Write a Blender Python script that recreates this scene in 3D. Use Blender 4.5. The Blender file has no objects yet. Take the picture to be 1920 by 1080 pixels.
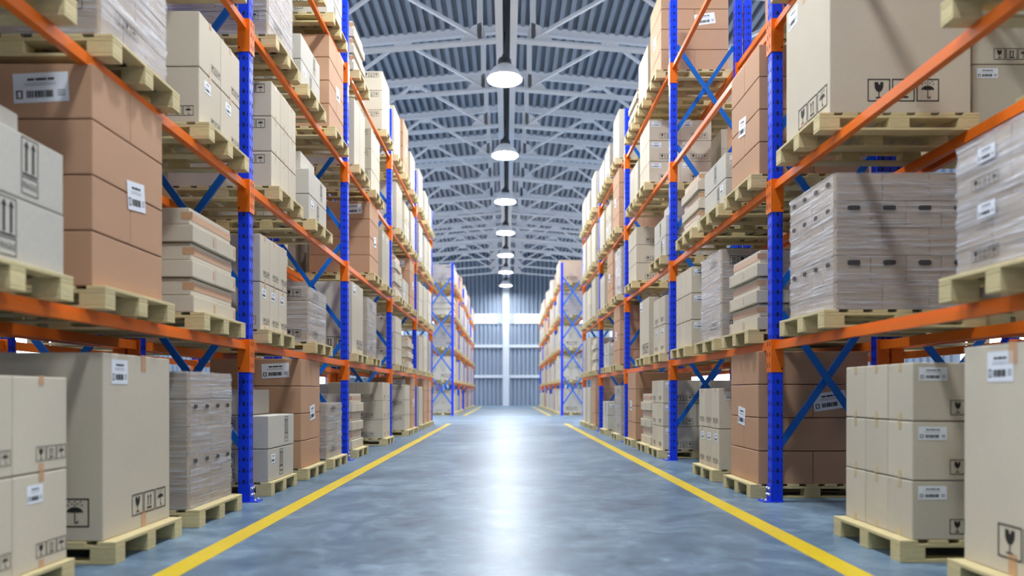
import bpy, bmesh, math, random
from mathutils import Vector, Matrix

random.seed(11)
SC = bpy.context.scene
COL = SC.collection
PI = math.pi

# ------------------------------------------------------------------ materials
def lin(r, g, b):
    def f(c):
        c /= 255.0
        return c / 12.92 if c <= 0.04045 else ((c + 0.055) / 1.055) ** 2.4
    return (f(r), f(g), f(b), 1.0)

class NT:
    def __init__(s, name):
        s.m = bpy.data.materials.new(name)
        s.m.use_nodes = True
        s.t = s.m.node_tree
        s.b = s.t.nodes['Principled BSDF']
        s.out = s.t.nodes['Material Output']
    def n(s, typ, **kw):
        o = s.t.nodes.new(typ)
        for k, v in kw.items():
            setattr(o, k, v)
        return o
    def l(s, a, b):
        s.t.links.new(a, b)
    def coords(s, scale=(1, 1, 1), rot=(0, 0, 0), kind='Object'):
        tc = s.n('ShaderNodeTexCoord')
        mp = s.n('ShaderNodeMapping')
        mp.inputs['Scale'].default_value = scale
        mp.inputs['Rotation'].default_value = rot
        s.l(tc.outputs[kind], mp.inputs['Vector'])
        return mp.outputs['Vector']
    def noise(s, vec, scale, detail=3, rough=0.55, dist=0.0):
        o = s.n('ShaderNodeTexNoise')
        o.inputs['Scale'].default_value = scale
        o.inputs['Detail'].default_value = detail
        o.inputs['Roughness'].default_value = rough
        o.inputs['Distortion'].default_value = dist
        s.l(vec, o.inputs['Vector'])
        return o.outputs['Fac']
    def ramp(s, fac, stops):
        o = s.n('ShaderNodeValToRGB')
        el = o.color_ramp.elements
        while len(el) < len(stops):
            el.new(0.5)
        for e, (p, c) in zip(el, stops):
            e.position = p
            e.color = c if len(c) == 4 else (*c, 1)
        s.l(fac, o.inputs['Fac'])
        return o.outputs['Color']
    def math(s, op, a, b=None, clamp=False):
        o = s.n('ShaderNodeMath', operation=op, use_clamp=clamp)
        for i, v in enumerate((a, b)):
            if v is None:
                continue
            if isinstance(v, (int, float)):
                o.inputs[i].default_value = v
            else:
                s.l(v, o.inputs[i])
        return o.outputs[0]
    def mix(s, fac, a, b, typ='MIX'):
        o = s.n('ShaderNodeMixRGB', blend_type=typ)
        for sock, v in ((o.inputs['Fac'], fac), (o.inputs['Color1'], a), (o.inputs['Color2'], b)):
            if isinstance(v, (int, float)):
                sock.default_value = v
            elif isinstance(v, tuple):
                sock.default_value = v
            else:
                s.l(v, sock)
        return o.outputs['Color']
    def bump(s, h, strength=0.2, dist=0.01):
        o = s.n('ShaderNodeBump')
        o.inputs['Strength'].default_value = strength
        o.inputs['Distance'].default_value = dist
        s.l(h, o.inputs['Height'])
        s.l(o.outputs['Normal'], s.b.inputs['Normal'])
    def set(s, **kw):
        for k, v in kw.items():
            k = k.replace('_', ' ')
            sock = s.b.inputs[k]
            if isinstance(v, (int, float, tuple)):
                sock.default_value = v
            else:
                s.l(v, sock)

def cardboard(name, rgb, var=0.10, stripes=0.05):
    t = NT(name)
    info = t.n('ShaderNodeObjectInfo')
    base = lin(*rgb)
    v = t.coords()
    n1 = t.noise(v, 3.0, 4)
    sep = t.n('ShaderNodeSeparateXYZ')
    t.l(v, sep.inputs[0])
    u = t.math('ADD', sep.outputs[0], sep.outputs[1])
    cx = t.n('ShaderNodeCombineXYZ')
    t.l(u, cx.inputs[0])
    zz = t.math('MULTIPLY', sep.outputs[2], 0.35)
    t.l(zz, cx.inputs[1])
    n2 = t.noise(cx.outputs[0], 90.0, 1, 0.5)       # corrugation flutes run upright
    k = t.math('MULTIPLY', t.math('SUBTRACT', info.outputs['Random'], 0.5), var)
    k = t.math('ADD', k, t.math('MULTIPLY', t.math('SUBTRACT', n1, 0.5), 0.12))
    k = t.math('ADD', k, t.math('MULTIPLY', t.math('SUBTRACT', n2, 0.5), stripes * 2))
    k = t.math('ADD', k, 1.0)
    col = t.n('ShaderNodeVectorMath', operation='SCALE')
    col.inputs[0].default_value = base[:3]
    t.l(k, col.inputs['Scale'])
    t.set(Base_Color=col.outputs[0], Roughness=0.72)
    t.b.inputs['Specular IOR Level'].default_value = 0.25
    t.bump(n2, 0.12, 0.004)
    return t.m

def plain(name, rgb, rough=0.5, metal=0.0, spec=0.5, var=0.0):
    t = NT(name)
    if var:
        n1 = t.noise(t.coords(), 6.0, 3)
        c = lin(*rgb)
        d = tuple(x * (1 - var) for x in c[:3]) + (1,)
        t.set(Base_Color=t.mix(n1, d, c))
    else:
        t.set(Base_Color=lin(*rgb))
    t.set(Roughness=rough, Metallic=metal)
    t.b.inputs['Specular IOR Level'].default_value = spec
    return t.m

def wood(name, rgb):
    t = NT(name)
    info = t.n('ShaderNodeObjectInfo')
    v = t.coords((9, 9, 30))
    n1 = t.noise(v, 2.2, 4, 0.6, 0.6)
    a, b = lin(*rgb), lin(*[x * 0.84 for x in rgb])
    c = t.mix(n1, a, b)
    k = t.math('ADD', t.math('MULTIPLY', info.outputs['Random'], 0.16), 0.90)
    s = t.n('ShaderNodeVectorMath', operation='SCALE')
    t.l(c, s.inputs[0]); t.l(k, s.inputs['Scale'])
    t.set(Base_Color=s.outputs[0], Roughness=0.7)
    t.b.inputs['Specular IOR Level'].default_value = 0.25
    t.bump(n1, 0.15, 0.004)
    return t.m

def paint(name, rgb, rough=0.38):
    t = NT(name)
    n1 = t.noise(t.coords(), 14.0, 4, 0.6)
    c = lin(*rgb)
    t.set(Base_Color=t.mix(n1, tuple(x * 0.86 for x in c[:3]) + (1,), c),
          Roughness=t.math('ADD', t.math('MULTIPLY', n1, 0.2), rough - 0.1))
    t.b.inputs['Specular IOR Level'].default_value = 0.4
    return t.m

def emitter(name, rgb, strength):
    t = NT(name)
    t.set(Base_Color=(0.8, 0.8, 0.8, 1), Emission_Color=lin(*rgb), Emission_Strength=strength)
    return t.m

def film_material():
    t = NT('stretch_film')
    v = t.coords((0.9, 0.9, 16), (0.035, 0.03, 0))
    n1 = t.noise(v, 2.6, 5, 0.65, 0.5)
    v2 = t.coords((0.5, 0.5, 60), (0.06, -0.03, 0))
    n2 = t.noise(v2, 3.0, 3, 0.6, 0.2)
    h = t.math('ADD', t.math('MULTIPLY', n1, 0.6), t.math('MULTIPLY', n2, 0.4))
    t.set(Base_Color=t.mix(n2, lin(140, 142, 148), lin(232, 234, 238)), Roughness=0.24)
    t.b.inputs['Specular IOR Level'].default_value = 0.7
    t.bump(h, 0.55, 0.02)
    fac = t.ramp(h, [(0.36, (0.16,) * 3), (0.5, (0.36,) * 3), (0.62, (0.92,) * 3)])
    tr = t.n('ShaderNodeBsdfTransparent')
    mx = t.n('ShaderNodeMixShader')
    t.l(fac, mx.inputs[0]); t.l(tr.outputs[0], mx.inputs[1]); t.l(t.b.outputs[0], mx.inputs[2])
    t.l(mx.outputs[0], t.out.inputs['Surface'])
    return t.m

def floor_material():
    t = NT('polished_concrete')
    v = t.coords()
    n1 = t.noise(v, 0.55, 6, 0.62, 0.4)
    n2 = t.noise(t.coords((1, 1.0, 1)), 3.2, 6, 0.65, 0.8)
    n3 = t.noise(v, 26.0, 3, 0.6)
    n4 = t.noise(t.coords((1.0, 1.6, 1)), 7.5, 5, 0.7, 1.2)
    k = t.math('ADD', t.math('MULTIPLY', n1, 0.38), t.math('MULTIPLY', n2, 0.34))
    k = t.math('ADD', k, t.math('MULTIPLY', n4, 0.28))
    c = t.ramp(k, [(0.39, lin(60, 83, 103)), (0.5, lin(90, 116, 137)), (0.61, lin(132, 157, 174))])
    spots = t.ramp(t.noise(v, 1.9, 7, 0.68, 0.3), [(0.50, (0, 0, 0)), (0.74, (1, 1, 1))])
    c = t.mix(t.math('MULTIPLY', spots, 0.4), c, lin(74, 88, 104))
    c = t.mix(t.math('MULTIPLY', n3, 0.16), c, lin(150, 165, 180))
    t.set(Base_Color=c, Roughness=t.math('ADD', t.math('ADD', t.math('MULTIPLY', n2, 0.22), t.math('MULTIPLY', n4, 0.26)), 0.13))
    t.b.inputs['Specular IOR Level'].default_value = 0.45
    t.bump(t.math('ADD', n2, t.math('MULTIPLY', n3, 0.15)), 0.10, 0.02)
    return t.m

M = {}
M['beige'] = cardboard('beige_cardboard', (203, 194, 174))
M['grey'] = cardboard('grey_cardboard', (197, 193, 181), stripes=0.10)
M['white'] = cardboard('pale_cardboard', (192, 184, 166))
M['brown'] = cardboard('brown_cardboard', (190, 151, 120), var=0.06, stripes=0.03)
M['tan'] = cardboard('tan_cardboard', (200, 174, 150))
M['wrapped'] = cardboard('cartons_under_film', (186, 168, 146))
M['wood'] = wood('pallet_pine', (228, 212, 160))
M['orange'] = paint('orange_paint', (240, 116, 22), 0.40)
M['blue'] = paint('blue_paint', (10, 62, 236), 0.36)
M['brace'] = paint('light_blue_paint', (6, 106, 208), 0.4)
M['steel'] = plain('bolt_steel', (205, 208, 212), 0.3, 0.8)
M['slot'] = plain('slot_dark', (8, 10, 26), 0.8)
M['oslot'] = plain('connector_slot_dark', (50, 20, 10), 0.8)
M['ink'] = plain('black_ink', (30, 27, 25), 0.7)
M['paper'] = plain('sticker_paper', (232, 238, 245), 0.45)
M['tape'] = plain('brown_tape', (200, 160, 124), 0.3)
M['ytape'] = plain('yellow_tape', (203, 184, 140), 0.3)
M['roof'] = plain('roof_sheet', (156, 166, 180), 0.45, 0.0, 0.5, 0.06)
M['truss'] = paint('truss_paint', (236, 239, 244), 0.45)
M['wall'] = plain('wall_sheet', (132, 146, 164), 0.5, 0.0, 0.4, 0.08)
M['column'] = paint('column_paint', (196, 203, 212), 0.5)
M['yellow'] = NT('yellow_line_paint').m
_t = NT('floor_line_paint')
_n = _t.noise(_t.coords(), 30.0, 4, 0.7)
_n2 = _t.noise(_t.coords(), 2.0, 3, 0.6)
_t.set(Base_Color=_t.mix(_n2, lin(206, 176, 24), lin(226, 198, 36)), Roughness=_t.math('ADD', _t.math('MULTIPLY', _n, 0.2), 0.3))
M['yellow'] = _t.m
M['floor'] = floor_material()
M['film'] = film_material()
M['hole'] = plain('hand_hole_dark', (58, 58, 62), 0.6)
M['shade'] = plain('lamp_shade_enamel', (232, 235, 240), 0.4)
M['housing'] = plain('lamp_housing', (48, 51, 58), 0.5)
M['lens'] = emitter('lamp_lens', (246, 250, 255), 188.0)
M['roof_fill'] = emitter('added_roof_fill_glow', (236, 244, 255), 9.0)  # glow of the strips added to lighten the roof
M['daylight'] = emitter('window_daylight', (240, 247, 255), 4.0)

# ------------------------------------------------------------------ mesh helpers
class MB:
    def __init__(s):
        s.v, s.f, s.mi = [], [], []
    def face(s, pts, m=0):
        i = len(s.v)
        s.v.extend(tuple(p) for p in pts)
        s.f.append(tuple(range(i, i + len(pts))))
        s.mi.append(m)
    def box(s, x0, x1, y0, y1, z0, z1, m=0):
        i = len(s.v)
        s.v.extend([(x0, y0, z0), (x1, y0, z0), (x1, y1, z0), (x0, y1, z0), (x0, y0, z1), (x1, y0, z1), (x1, y1, z1), (x0, y1, z1)])
        for q in ((0, 3, 2, 1), (4, 5, 6, 7), (0, 1, 5, 4), (1, 2, 6, 5), (2, 3, 7, 6), (3, 0, 4, 7)):
            s.f.append(tuple(i + k for k in q)); s.mi.append(m)
    def prism(s, poly, a, b, axis='y', m=0):
        # poly: 2D points counter-clockwise seen against the axis; extruded from a to b
        n = len(poly)
        def P(p, t):
            return {'x': (t, p[0], p[1]), 'y': (p[0], t, p[1]), 'z': (p[0], p[1], t)}[axis]
        i = len(s.v)
        s.v.extend(P(p, a) for p in poly)
        s.v.extend(P(p, b) for p in poly)
        s.f.append(tuple(i + k for k in range(n))); s.mi.append(m)
        s.f.append(tuple(i + n + k for k in reversed(range(n)))); s.mi.append(m)
        for k in range(n):
            j = (k + 1) % n
            s.f.append((i + k, i + n + k, i + n + j, i + j)); s.mi.append(m)
    def beam(s, p, q, w, h, up=(0, 0, 1), m=0):
        p, q = Vector(p), Vector(q)
        d = (q - p).normalized()
        side = d.cross(Vector(up)).normalized() * (w / 2)
        u = side.cross(d).normalized() * (h / 2)
        i = len(s.v)
        for c in (p, q):
            for a, b in ((-1, -1), (1, -1), (1, 1), (-1, 1)):
                s.v.append(tuple(c + side * a + u * b))
        for f in ((0, 3, 2, 1), (4, 5, 6, 7), (0, 1, 5, 4), (1, 2, 6, 5), (2, 3, 7, 6), (3, 0, 4, 7)):
            s.f.append(tuple(i + k for k in f)); s.mi.append(m)
    def lathe(s, prof, n=24, m=0):
        i = len(s.v)
        for r, z in prof:
            for k in range(n):
                a = 2 * PI * k / n
                s.v.append((r * math.cos(a), r * math.sin(a), z))
        for j in range(len(prof) - 1):
            for k in range(n):
                a, b = i + j * n + k, i + j * n + (k + 1) % n
                s.f.append((a, b, b + n, a + n)); s.mi.append(m)
    def mesh(s, name, mats, recalc=True, smooth=None):
        me = bpy.data.meshes.new(name)
        me.from_pydata(s.v, [], s.f)
        for m in mats:
            me.materials.append(m)
        if len(mats) > 1:
            me.polygons.foreach_set('material_index', s.mi)
        if recalc:
            bm = bmesh.new(); bm.from_mesh(me)
            bmesh.ops.recalc_face_normals(bm, faces=bm.faces)
            bm.to_mesh(me); bm.free()
        if smooth is not None:
            me.polygons.foreach_set('use_smooth', [True] * len(me.polygons))
            me.set_sharp_from_angle(angle=math.radians(smooth))
        me.update()
        return me

def link(name, data, parent=None, loc=(0, 0, 0), mat=None):
    o = bpy.data.objects.new(name, data)
    COL.objects.link(o)
    if parent is not None:
        o.parent = parent
    if mat is not None:
        o.matrix_local = mat
    else:
        o.location = loc
    return o

def empty(name, loc):
    o = link(name, None, None, loc)
    o.empty_display_size = 0.1
    return o

LABELS = {}
def tag(o, label, cat, group=None, kind=None):
    n = len(label.replace(',', ' ').split())
    if not 4 <= n <= 16:
        print('LABEL LENGTH', n, label)
    if label in LABELS:
        print('LABEL TWICE', label)
    LABELS[label] = o.name
    o['label'] = label
    o['category'] = cat
    if group:
        o['group'] = group
    if kind:
        o['kind'] = kind
    return o

_cache = {}
def cached(key, fn):
    if key not in _cache:
        _cache[key] = fn()
    return _cache[key]

def bevel_box(u, d, h, mat, bev=0.006, seg=2):
    """carton body: x = depth d, y = aisle length u, origin at the middle of the bottom"""
    def mk():
        bm = bmesh.new()
        bmesh.ops.create_cube(bm, size=1.0)
        for v in bm.verts:
            v.co = Vector((v.co.x * d, v.co.y * u, (v.co.z + 0.5) * h))
        bmesh.ops.bevel(bm, geom=list(bm.edges), offset=bev, segments=seg, affect='EDGES', profile=0.5)
        me = bpy.data.meshes.new('carton')
        bm.to_mesh(me); bm.free()
        me.materials.append(M[mat])
        return me
    return cached(('box', round(u, 3), round(d, 3), round(h, 3), mat, bev), mk)

# ------------------------------------------------------------------ printed marks, stickers, tape
def ring(mb, w, h, t, cx=0, cy=0, m=0):
    x0, x1, y0, y1 = cx - w / 2, cx + w / 2, cy - h / 2, cy + h / 2
    for a, b, c, d in ((x0, x1, y1 - t, y1), (x0, x1, y0, y0 + t), (x0, x0 + t, y0 + t, y1 - t), (x1 - t, x1, y0 + t, y1 - t)):
        mb.face([(a, c, 0), (b, c, 0), (b, d, 0), (a, d, 0)], m)

def rect(mb, x0, x1, y0, y1, m=0, z=0):
    mb.face([(x0, y0, z), (x1, y0, z), (x1, y1, z), (x0, y1, z)], m)

def arrow(mb, cx, y0, y1, w, m=0):
    hw = w / 2
    rect(mb, cx - hw * 0.42, cx + hw * 0.42, y0, y1 - w * 0.9, m)
    mb.face([(cx - hw, y1 - w * 0.9, 0), (cx + hw, y1 - w * 0.9, 0), (cx, y1, 0)], m)

def glass(mb, cx, s):
    P = [(-.2, .36), (-.19, .12), (-.12, -.02), (-.03, -.08), (.03, -.08), (.12, -.02), (.19, .12), (.2, .36), (.07, .36), (.03, .22), (-.03, .30), (-.02, .36)]
    mb.face([(cx + x * s, y * s, 0) for x, y in P])
    rect(mb, cx - .022 * s, cx + .022 * s, -.30 * s, -.08 * s)
    rect(mb, cx - .14 * s, cx + .14 * s, -.36 * s, -.30 * s)

def updown(mb, cx, s):
    arrow(mb, cx - .12 * s, -.2 * s, .34 * s, .17 * s)
    arrow(mb, cx + .12 * s, -.2 * s, .34 * s, .17 * s)
    rect(mb, cx - .22 * s, cx + .22 * s, -.35 * s, -.26 * s)

def umbrella(mb, cx, s):
    P = []
    for k in range(13):
        a = PI * k / 12
        P.append((math.cos(a) * .29, math.sin(a) * .2 - .0))
    P += [(-.19, .03), (-.1, 0), (0, .03), (.1, 0), (.19, .03)]
    mb.face([(cx + x * s, y * s, 0) for x, y in P])
    rect(mb, cx - .02 * s, cx + .02 * s, -.32 * s, .02 * s)
    rect(mb, cx - .02 * s, cx + .12 * s, -.37 * s, -.32 * s)
    rect(mb, cx + .08 * s, cx + .12 * s, -.32 * s, -.27 * s)
    for x, y in ((-.2, .38), (0, .38), (.2, .38), (-.1, .31), (.1, .31), (-.25, .26), (.25, .26), (0, .26)):
        q = .026 * s
        rect(mb, cx + x * s - q, cx + x * s + q, y * s - q, y * s + q)

def m_trio(s, order='gau'):
    mb = MB()
    for k, c in enumerate(order):
        cx = (k - (len(order) - 1) / 2) * s * 1.08
        ring(mb, s, s, s * 0.05, cx)
        {'g': glass, 'a': updown, 'u': umbrella}[c](mb, cx, s)
    return mb.mesh('handling_symbols', [M['ink']], recalc=False)

def text_mesh(body, h):
    cu = bpy.data.curves.new('lettering', 'FONT')
    cu.body = body; cu.size = h; cu.align_x = 'CENTER'; cu.align_y = 'CENTER'
    o = bpy.data.objects.new('lettering_source', cu)
    COL.objects.link(o)
    dg = bpy.context.evaluated_depsgraph_get()
    me = bpy.data.meshes.new_from_object(o.evaluated_get(dg))
    bpy.data.objects.remove(o)
    bpy.data.curves.remove(cu)
    return [tuple(v.co) for v in me.vertices], [tuple(p.vertices) for p in me.polygons], me

def m_fragile(h):
    w = h * 0.44
    mb = MB()
    ring(mb, w, h * 0.66, h * 0.018, 0, h * 0.17)
    ring(mb, w, h * 0.31, h * 0.018, 0, -h * 0.345)
    for sx in (-1, 1):
        arrow(mb, sx * w * .2, h * -.1, h * .45, w * .3)
    rect(mb, -w * .38, w * .38, h * -.145, h * -.125)
    vs, fs, me = text_mesh('FRAGILE', h * 0.115)
    i = len(mb.v)
    wx = max(abs(v[0]) for v in vs)
    kx = w * 0.42 / wx
    mb.v.extend((v[0] * kx, v[1] * 1.35 - h * .345, 0) for v in vs)
    for f in fs:
        mb.f.append(tuple(i + k for k in f)); mb.mi.append(0)
    bpy.data.meshes.remove(me)
    return mb.mesh('fragile_mark', [M['ink']], recalc=False)

def m_sticker(w, h):
    mb = MB()
    T = 0.0012
    mb.box(-w / 2, w / 2, -h / 2, h / 2, -T, 0, 0)
    e = 0.0006
    def r(x0, x1, y0, y1):
        rect(mb, x0 * w, x1 * w, y0 * h, y1 * h, 1, e)
    rng = random.Random(5)
    x = -.24
    for k in range(3):                                # heading, two lines of small print
        ww = (.13, .2, .12)[k]
        r(x, x + ww, .24, .32); x += ww + .02
    for y in (.14, .08):
        r(-.3, .28, y, y + .012)
    x = -.26
    while x < .22:                                    # bar code
        ww = rng.uniform(.008, .04)
        r(x, x + ww, -.34, -.1); x += ww + rng.uniform(.006, .014)
    for a, b, c, d in ((-.45, -.33, -.36, -.32), (-.45, -.33, -.12, -.08), (-.45, -.42, -.32, -.12), (-.36, -.33, -.32, -.12)):
        r(a, b, c, d)
    for y in (-.3, -.22, -.14):
        r(.3, .44, y, y + .03)
    return mb.mesh('shipping_sticker', [M['paper'], M['ink']], recalc=False)

def m_tape(w, h, mat):
    mb = MB()
    mb.box(-w / 2, w / 2, -h / 2, h / 2, -0.0012, 0)
    return mb.mesh('tape', [M[mat]])

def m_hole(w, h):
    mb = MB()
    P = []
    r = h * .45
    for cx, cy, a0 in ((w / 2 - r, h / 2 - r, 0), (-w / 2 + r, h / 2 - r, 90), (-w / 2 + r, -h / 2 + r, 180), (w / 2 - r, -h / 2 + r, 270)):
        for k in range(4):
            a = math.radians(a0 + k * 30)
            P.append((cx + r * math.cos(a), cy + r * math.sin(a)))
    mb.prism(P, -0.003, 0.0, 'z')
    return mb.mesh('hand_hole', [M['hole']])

def face_matrix(face, sgn, u, d, rx, rz, rot=0.0, off=0.0018):
    if face == 'aisle':
        R, N, O = Vector((0, -sgn, 0)), Vector((-sgn, 0, 0)), Vector((-sgn * d / 2, 0, 0))
    else:
        R, N, O = Vector((1, 0, 0)), Vector((0, -1, 0)), Vector((0, -u / 2, 0))
    U = Vector((0, 0, 1))
    O = O + R * rx + U * rz + N * off
    m = Matrix((R, U, N)).transposed().to_4x4()
    m = Matrix.Translation(O) @ m @ Matrix.Rotation(rot, 4, 'Z')
    return m

NAMES = {'trio': 'handling_symbols', 'frag': 'fragile_mark', 'label': 'shipping_sticker', 'tape': 'tape', 'hole': 'hand_hole'}
LBL = {'tape': 'brown packing tape', 'label': 'white shipping sticker with bar code', 'frag': 'black up arrows and FRAGILE mark', 'trio': 'black glass, arrows and umbrella symbols', 'hole': 'dark hand hole'}
def decal(parent, sgn, u, d, face, typ, rx, rz, a, b=None, rot=0.0, off=0.0018):
    if typ == 'trio':
        me = cached(('trio', round(a, 4), b), lambda: m_trio(a, b or 'gau'))
    elif typ == 'frag':
        me = cached(('frag', round(a, 4)), lambda: m_fragile(a))
    elif typ == 'label':
        me = cached(('label', round(a, 4), round(b, 4)), lambda: m_sticker(a, b))
    elif typ == 'hole':
        me = cached(('hole', a, b), lambda: m_hole(a, b))
    elif typ == 'ytape':
        me = cached(('ytape', round(a, 4), round(b, 4)), lambda: m_tape(a, b, 'ytape')); typ = 'tape'
    else:
        me = cached(('tape', round(a, 4), round(b, 4)), lambda: m_tape(a, b, 'tape'))
    o = link(NAMES[typ], me, parent, mat=face_matrix(face, sgn, u, d, rx, rz, rot, off))
    o['label'] = LBL[typ]
    return o

# ------------------------------------------------------------------ rack geometry
BAY = 3.8
U1 = 6.2
RUN = {1: U1 - BAY, 2: 30.0}                       # distance of the first frame of each run
LEVELS = [0.0, 1.41, 2.81, 4.21, 5.61]
POST_H = 6.51
LATP = {-1: 2.247, 1: 2.318}                       # aisle face of the front posts
REAR = {-1: 3.20, 1: 3.235}
PAL = {-1: 2.17, 1: 2.21}                          # aisle edge of the pallets
SIDE = {-1: 'left', 1: 'right'}
BAYW = ['nearest', 'second', 'third', 'fourth', 'fifth']
LEVW = ['floor level', 'first shelf', 'second shelf', 'third shelf', 'top shelf']
PH, PU, PD = 0.125, 0.8, 1.13                      # pallet height, aisle length, depth

def post_mesh():
    mb = MB()
    a, c, g = 0.05, 0.007, 0.003
    P = [(-a + c, -a), (a - c, -a), (a, -a + c), (a, -g), (a - .006, -g), (a - .006, g), (a, g), (a, a - c), (a - c, a), (-a + c, a), (-a, a - c), (-a, g), (-a + .006, g), (-a + .006, -g), (-a, -g), (-a, -a + c)]
    mb.prism(P, 0, POST_H, 'z')
    e = 0.0009
    z = 0.16
    k = 0
    while z < POST_H - .06:
        for s in (-1, 1):
            for y in (-.024, .026):
                x = s * (a + e)
                mb.face([(x, y - .007, z), (x, y + .007, z), (x, y + .007, z + .038), (x, y - .007, z + .038)], 1)
        mb.face([(-.007, -a - e, z), (.012, -a - e, z), (.012, -a - e, z + .03), (-.002, -a - e, z + .04), (-.007, -a - e, z + .03)], 1)
        for x in (-.036, .036):
            mb.face([(x - .004, -a - e, z + .005), (x + .004, -a - e, z + .005), (x + .004, -a - e, z + .022), (x - .004, -a - e, z + .022)], 1)
        z += .0975
    return mb.mesh('post', [M['blue'], M['slot']])

def foot_mesh(sgn):
    mb = MB()
    x = -sgn
    mb.box(min(-.055 * x, .13 * x), max(-.055 * x, .13 * x), -.07, .07, 0, .008)
    mb.box(min(.0505 * x, .056 * x), max(.0505 * x, .056 * x), -.05, .05, .008, .15)
    return mb.mesh('foot_plate', [M['blue']])

def bolt_mesh():
    mb = MB()
    mb.lathe([(0.0001, 0.016), (.008, .016), (.011, .011), (.011, .004), (.015, .003), (.015, 0)], 8)
    return mb.mesh('anchor_bolt', [M['steel']])

def brace_mesh(sgn, x0, x1, z0, z1, y):
    mb = MB()
    p, q = Vector((sgn * x0, y, z0)), Vector((sgn * x1, y, z1))
    mb.beam(p, q, 0.006, 0.058, (0, 0, 1))
    d = (q - p).normalized()
    up = Vector((0, 1, 0)).cross(d).normalized() * .026
    for s in (-1, 1):
        mb.beam(p + up * s + Vector((0, .011, 0)), q + up * s + Vector((0, .011, 0)), 0.02, 0.006, tuple(up))
    return mb.mesh('brace', [M['brace']])

MESH_POST = post_mesh()
MESH_FOOT = {s: foot_mesh(s) for s in (-1, 1)}
MESH_BOLT = bolt_mesh()

def upright_frame(sgn, y, latf, latr, label, bolts=False, back=False):
    root = empty('upright_frame', (0, y, 0))
    tag(root, label, 'rack frame', 'blue upright frames of the pallet racks')
    for k, lat in enumerate((latf, latr)):
        x = sgn * (lat + .05)
        p = link('post', MESH_POST, root, (x, 0, 0))
        f = link('foot_plate', MESH_FOOT[(-sgn if k == 0 else sgn) if back else sgn], p, (0, 0, 0))
        if bolts and k == 0:
            for (by, bz) in ((-.025, .06), (.025, .06), (-.025, .115), (.025, .115)):
                m = Matrix.Translation((-sgn * .056, by, bz)) @ Matrix.Rotation(-sgn * PI / 2, 4, 'Y')
                b = link('anchor_bolt', MESH_BOLT, p, mat=m)
                b['label'] = 'bright steel bolt'
            for by in (-.04, .04):
                link('anchor_bolt', MESH_BOLT, p, mat=Matrix.Translation((-sgn * .1, by, .008)))
    a, b = latf + .1005, latr - .0005
    for L in LEVELS[1:]:
        zt, zb = L + .25, L - .92
        if L > 5:
            zt = L + .27
        link('brace', cached(('br', sgn, a, b, zt, zb), lambda: brace_mesh(sgn, a, b, zt, zb, -.018)), root)
        link('brace', cached(('br', sgn, a, b, zb, zt), lambda: brace_mesh(sgn, a, b, zb, zt, .018)), root)
    return root

def beam_mesh(sgn):
    L = BAY - .1 - .016
    mb = MB()
    # stepped box section: x towards the aisle is -sgn
    P = [(-.024, -.075), (.026, -.075), (.026, -.028), (.014, -.028), (.014, 0), (-.024, 0)]
    if sgn > 0:
        P = [(-x, z) for x, z in reversed(P)]
    mb.prism(P, -L / 2, L / 2, 'y')
    return mb.mesh('beam_rail', [M['orange']])

def connector_mesh(sgn, end):
    """L plate hugging one post; end = -1 at the near post (its far face), +1 at the far post (its near face)"""
    mb = MB()
    z0, z1 = -.275, .014
    yy = sorted((end * .0005 * -1, end * -.0075))
    ya, yb = -.0005, -.0075                        # plate lies just before the far post's near face (y = 0)
    def Y(t):
        return t if end > 0 else -t
    def bx(x0, x1, y0, y1, z0, z1, m=0):
        mb.box(min(x0, x1), max(x0, x1), min(Y(y0), Y(y1)), max(Y(y0), Y(y1)), z0, z1, m)
    a = .0575
    bx(-.05, a if sgn < 0 else .05, ya, yb, z0, z1) if sgn < 0 else bx(-a, .05, ya, yb, z0, z1)
    s = -sgn
    bx(s * .0515, s * a, ya, .0475, z0, z1)        # wraps half of the aisle face
    bx(s * -.0515, s * -.0575, ya, .0475, z0, z1) if False else None
    e = .0008
    for z in (-.235, -.14, -.045):                 # slots
        x = s * (a + e)
        mb.face([(x, Y(.018), z), (x, Y(.032), z), (x, Y(.032), z + .04), (x, Y(.018), z + .04)], 1)
    y = Y(yb - e)
    for x in (s * -.036,):
        mb.face([(x - .006, y, -.25), (x + .006, y, -.25), (x + .006, y, -.233), (x - .006, y, -.233)], 1)
    return mb.mesh('beam_connector', [M['orange'], M['oslot']])

MESH_BEAM = {s: beam_mesh(s) for s in (-1, 1)}
MESH_CON = {(s, e): connector_mesh(s, e) for s in (-1, 1) for e in (-1, 1)}

def rack_beam(sgn, y0, lat, z, label, flip=False):
    """beam between posts centred at y0 and y0 + BAY; lat = aisle face of the post"""
    s = -sgn if flip else sgn
    root = empty('rack_beam', (sgn * (lat + .05), y0 + BAY / 2, z))
    tag(root, label, 'rack beam', 'orange beams of the pallet racks')
    link('beam_rail', MESH_BEAM[s], root)
    link('beam_connector', MESH_CON[(s, 1)], root, (0, BAY / 2 - .05, 0))
    link('beam_connector', MESH_CON[(s, -1)], root, (0, -BAY / 2 + .05, 0))
    return root

def frame_label(sgn, run, k):
    s = SIDE[sgn]
    if run == 2:
        return f'{["first", "second", "third", "fourth", "fifth", "last"][k]} blue upright frame of the far {s} rack beyond the cross aisle'
    if k == 0:
        return f'blue upright frame at the near end of the {s} rack'
    if k == 5:
        return f'blue upright frame at the far end of the near {s} rack'
    return f'blue upright frame between {BAYW[k-1]} and {BAYW[k]} bays of the {s} rack'

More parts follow.
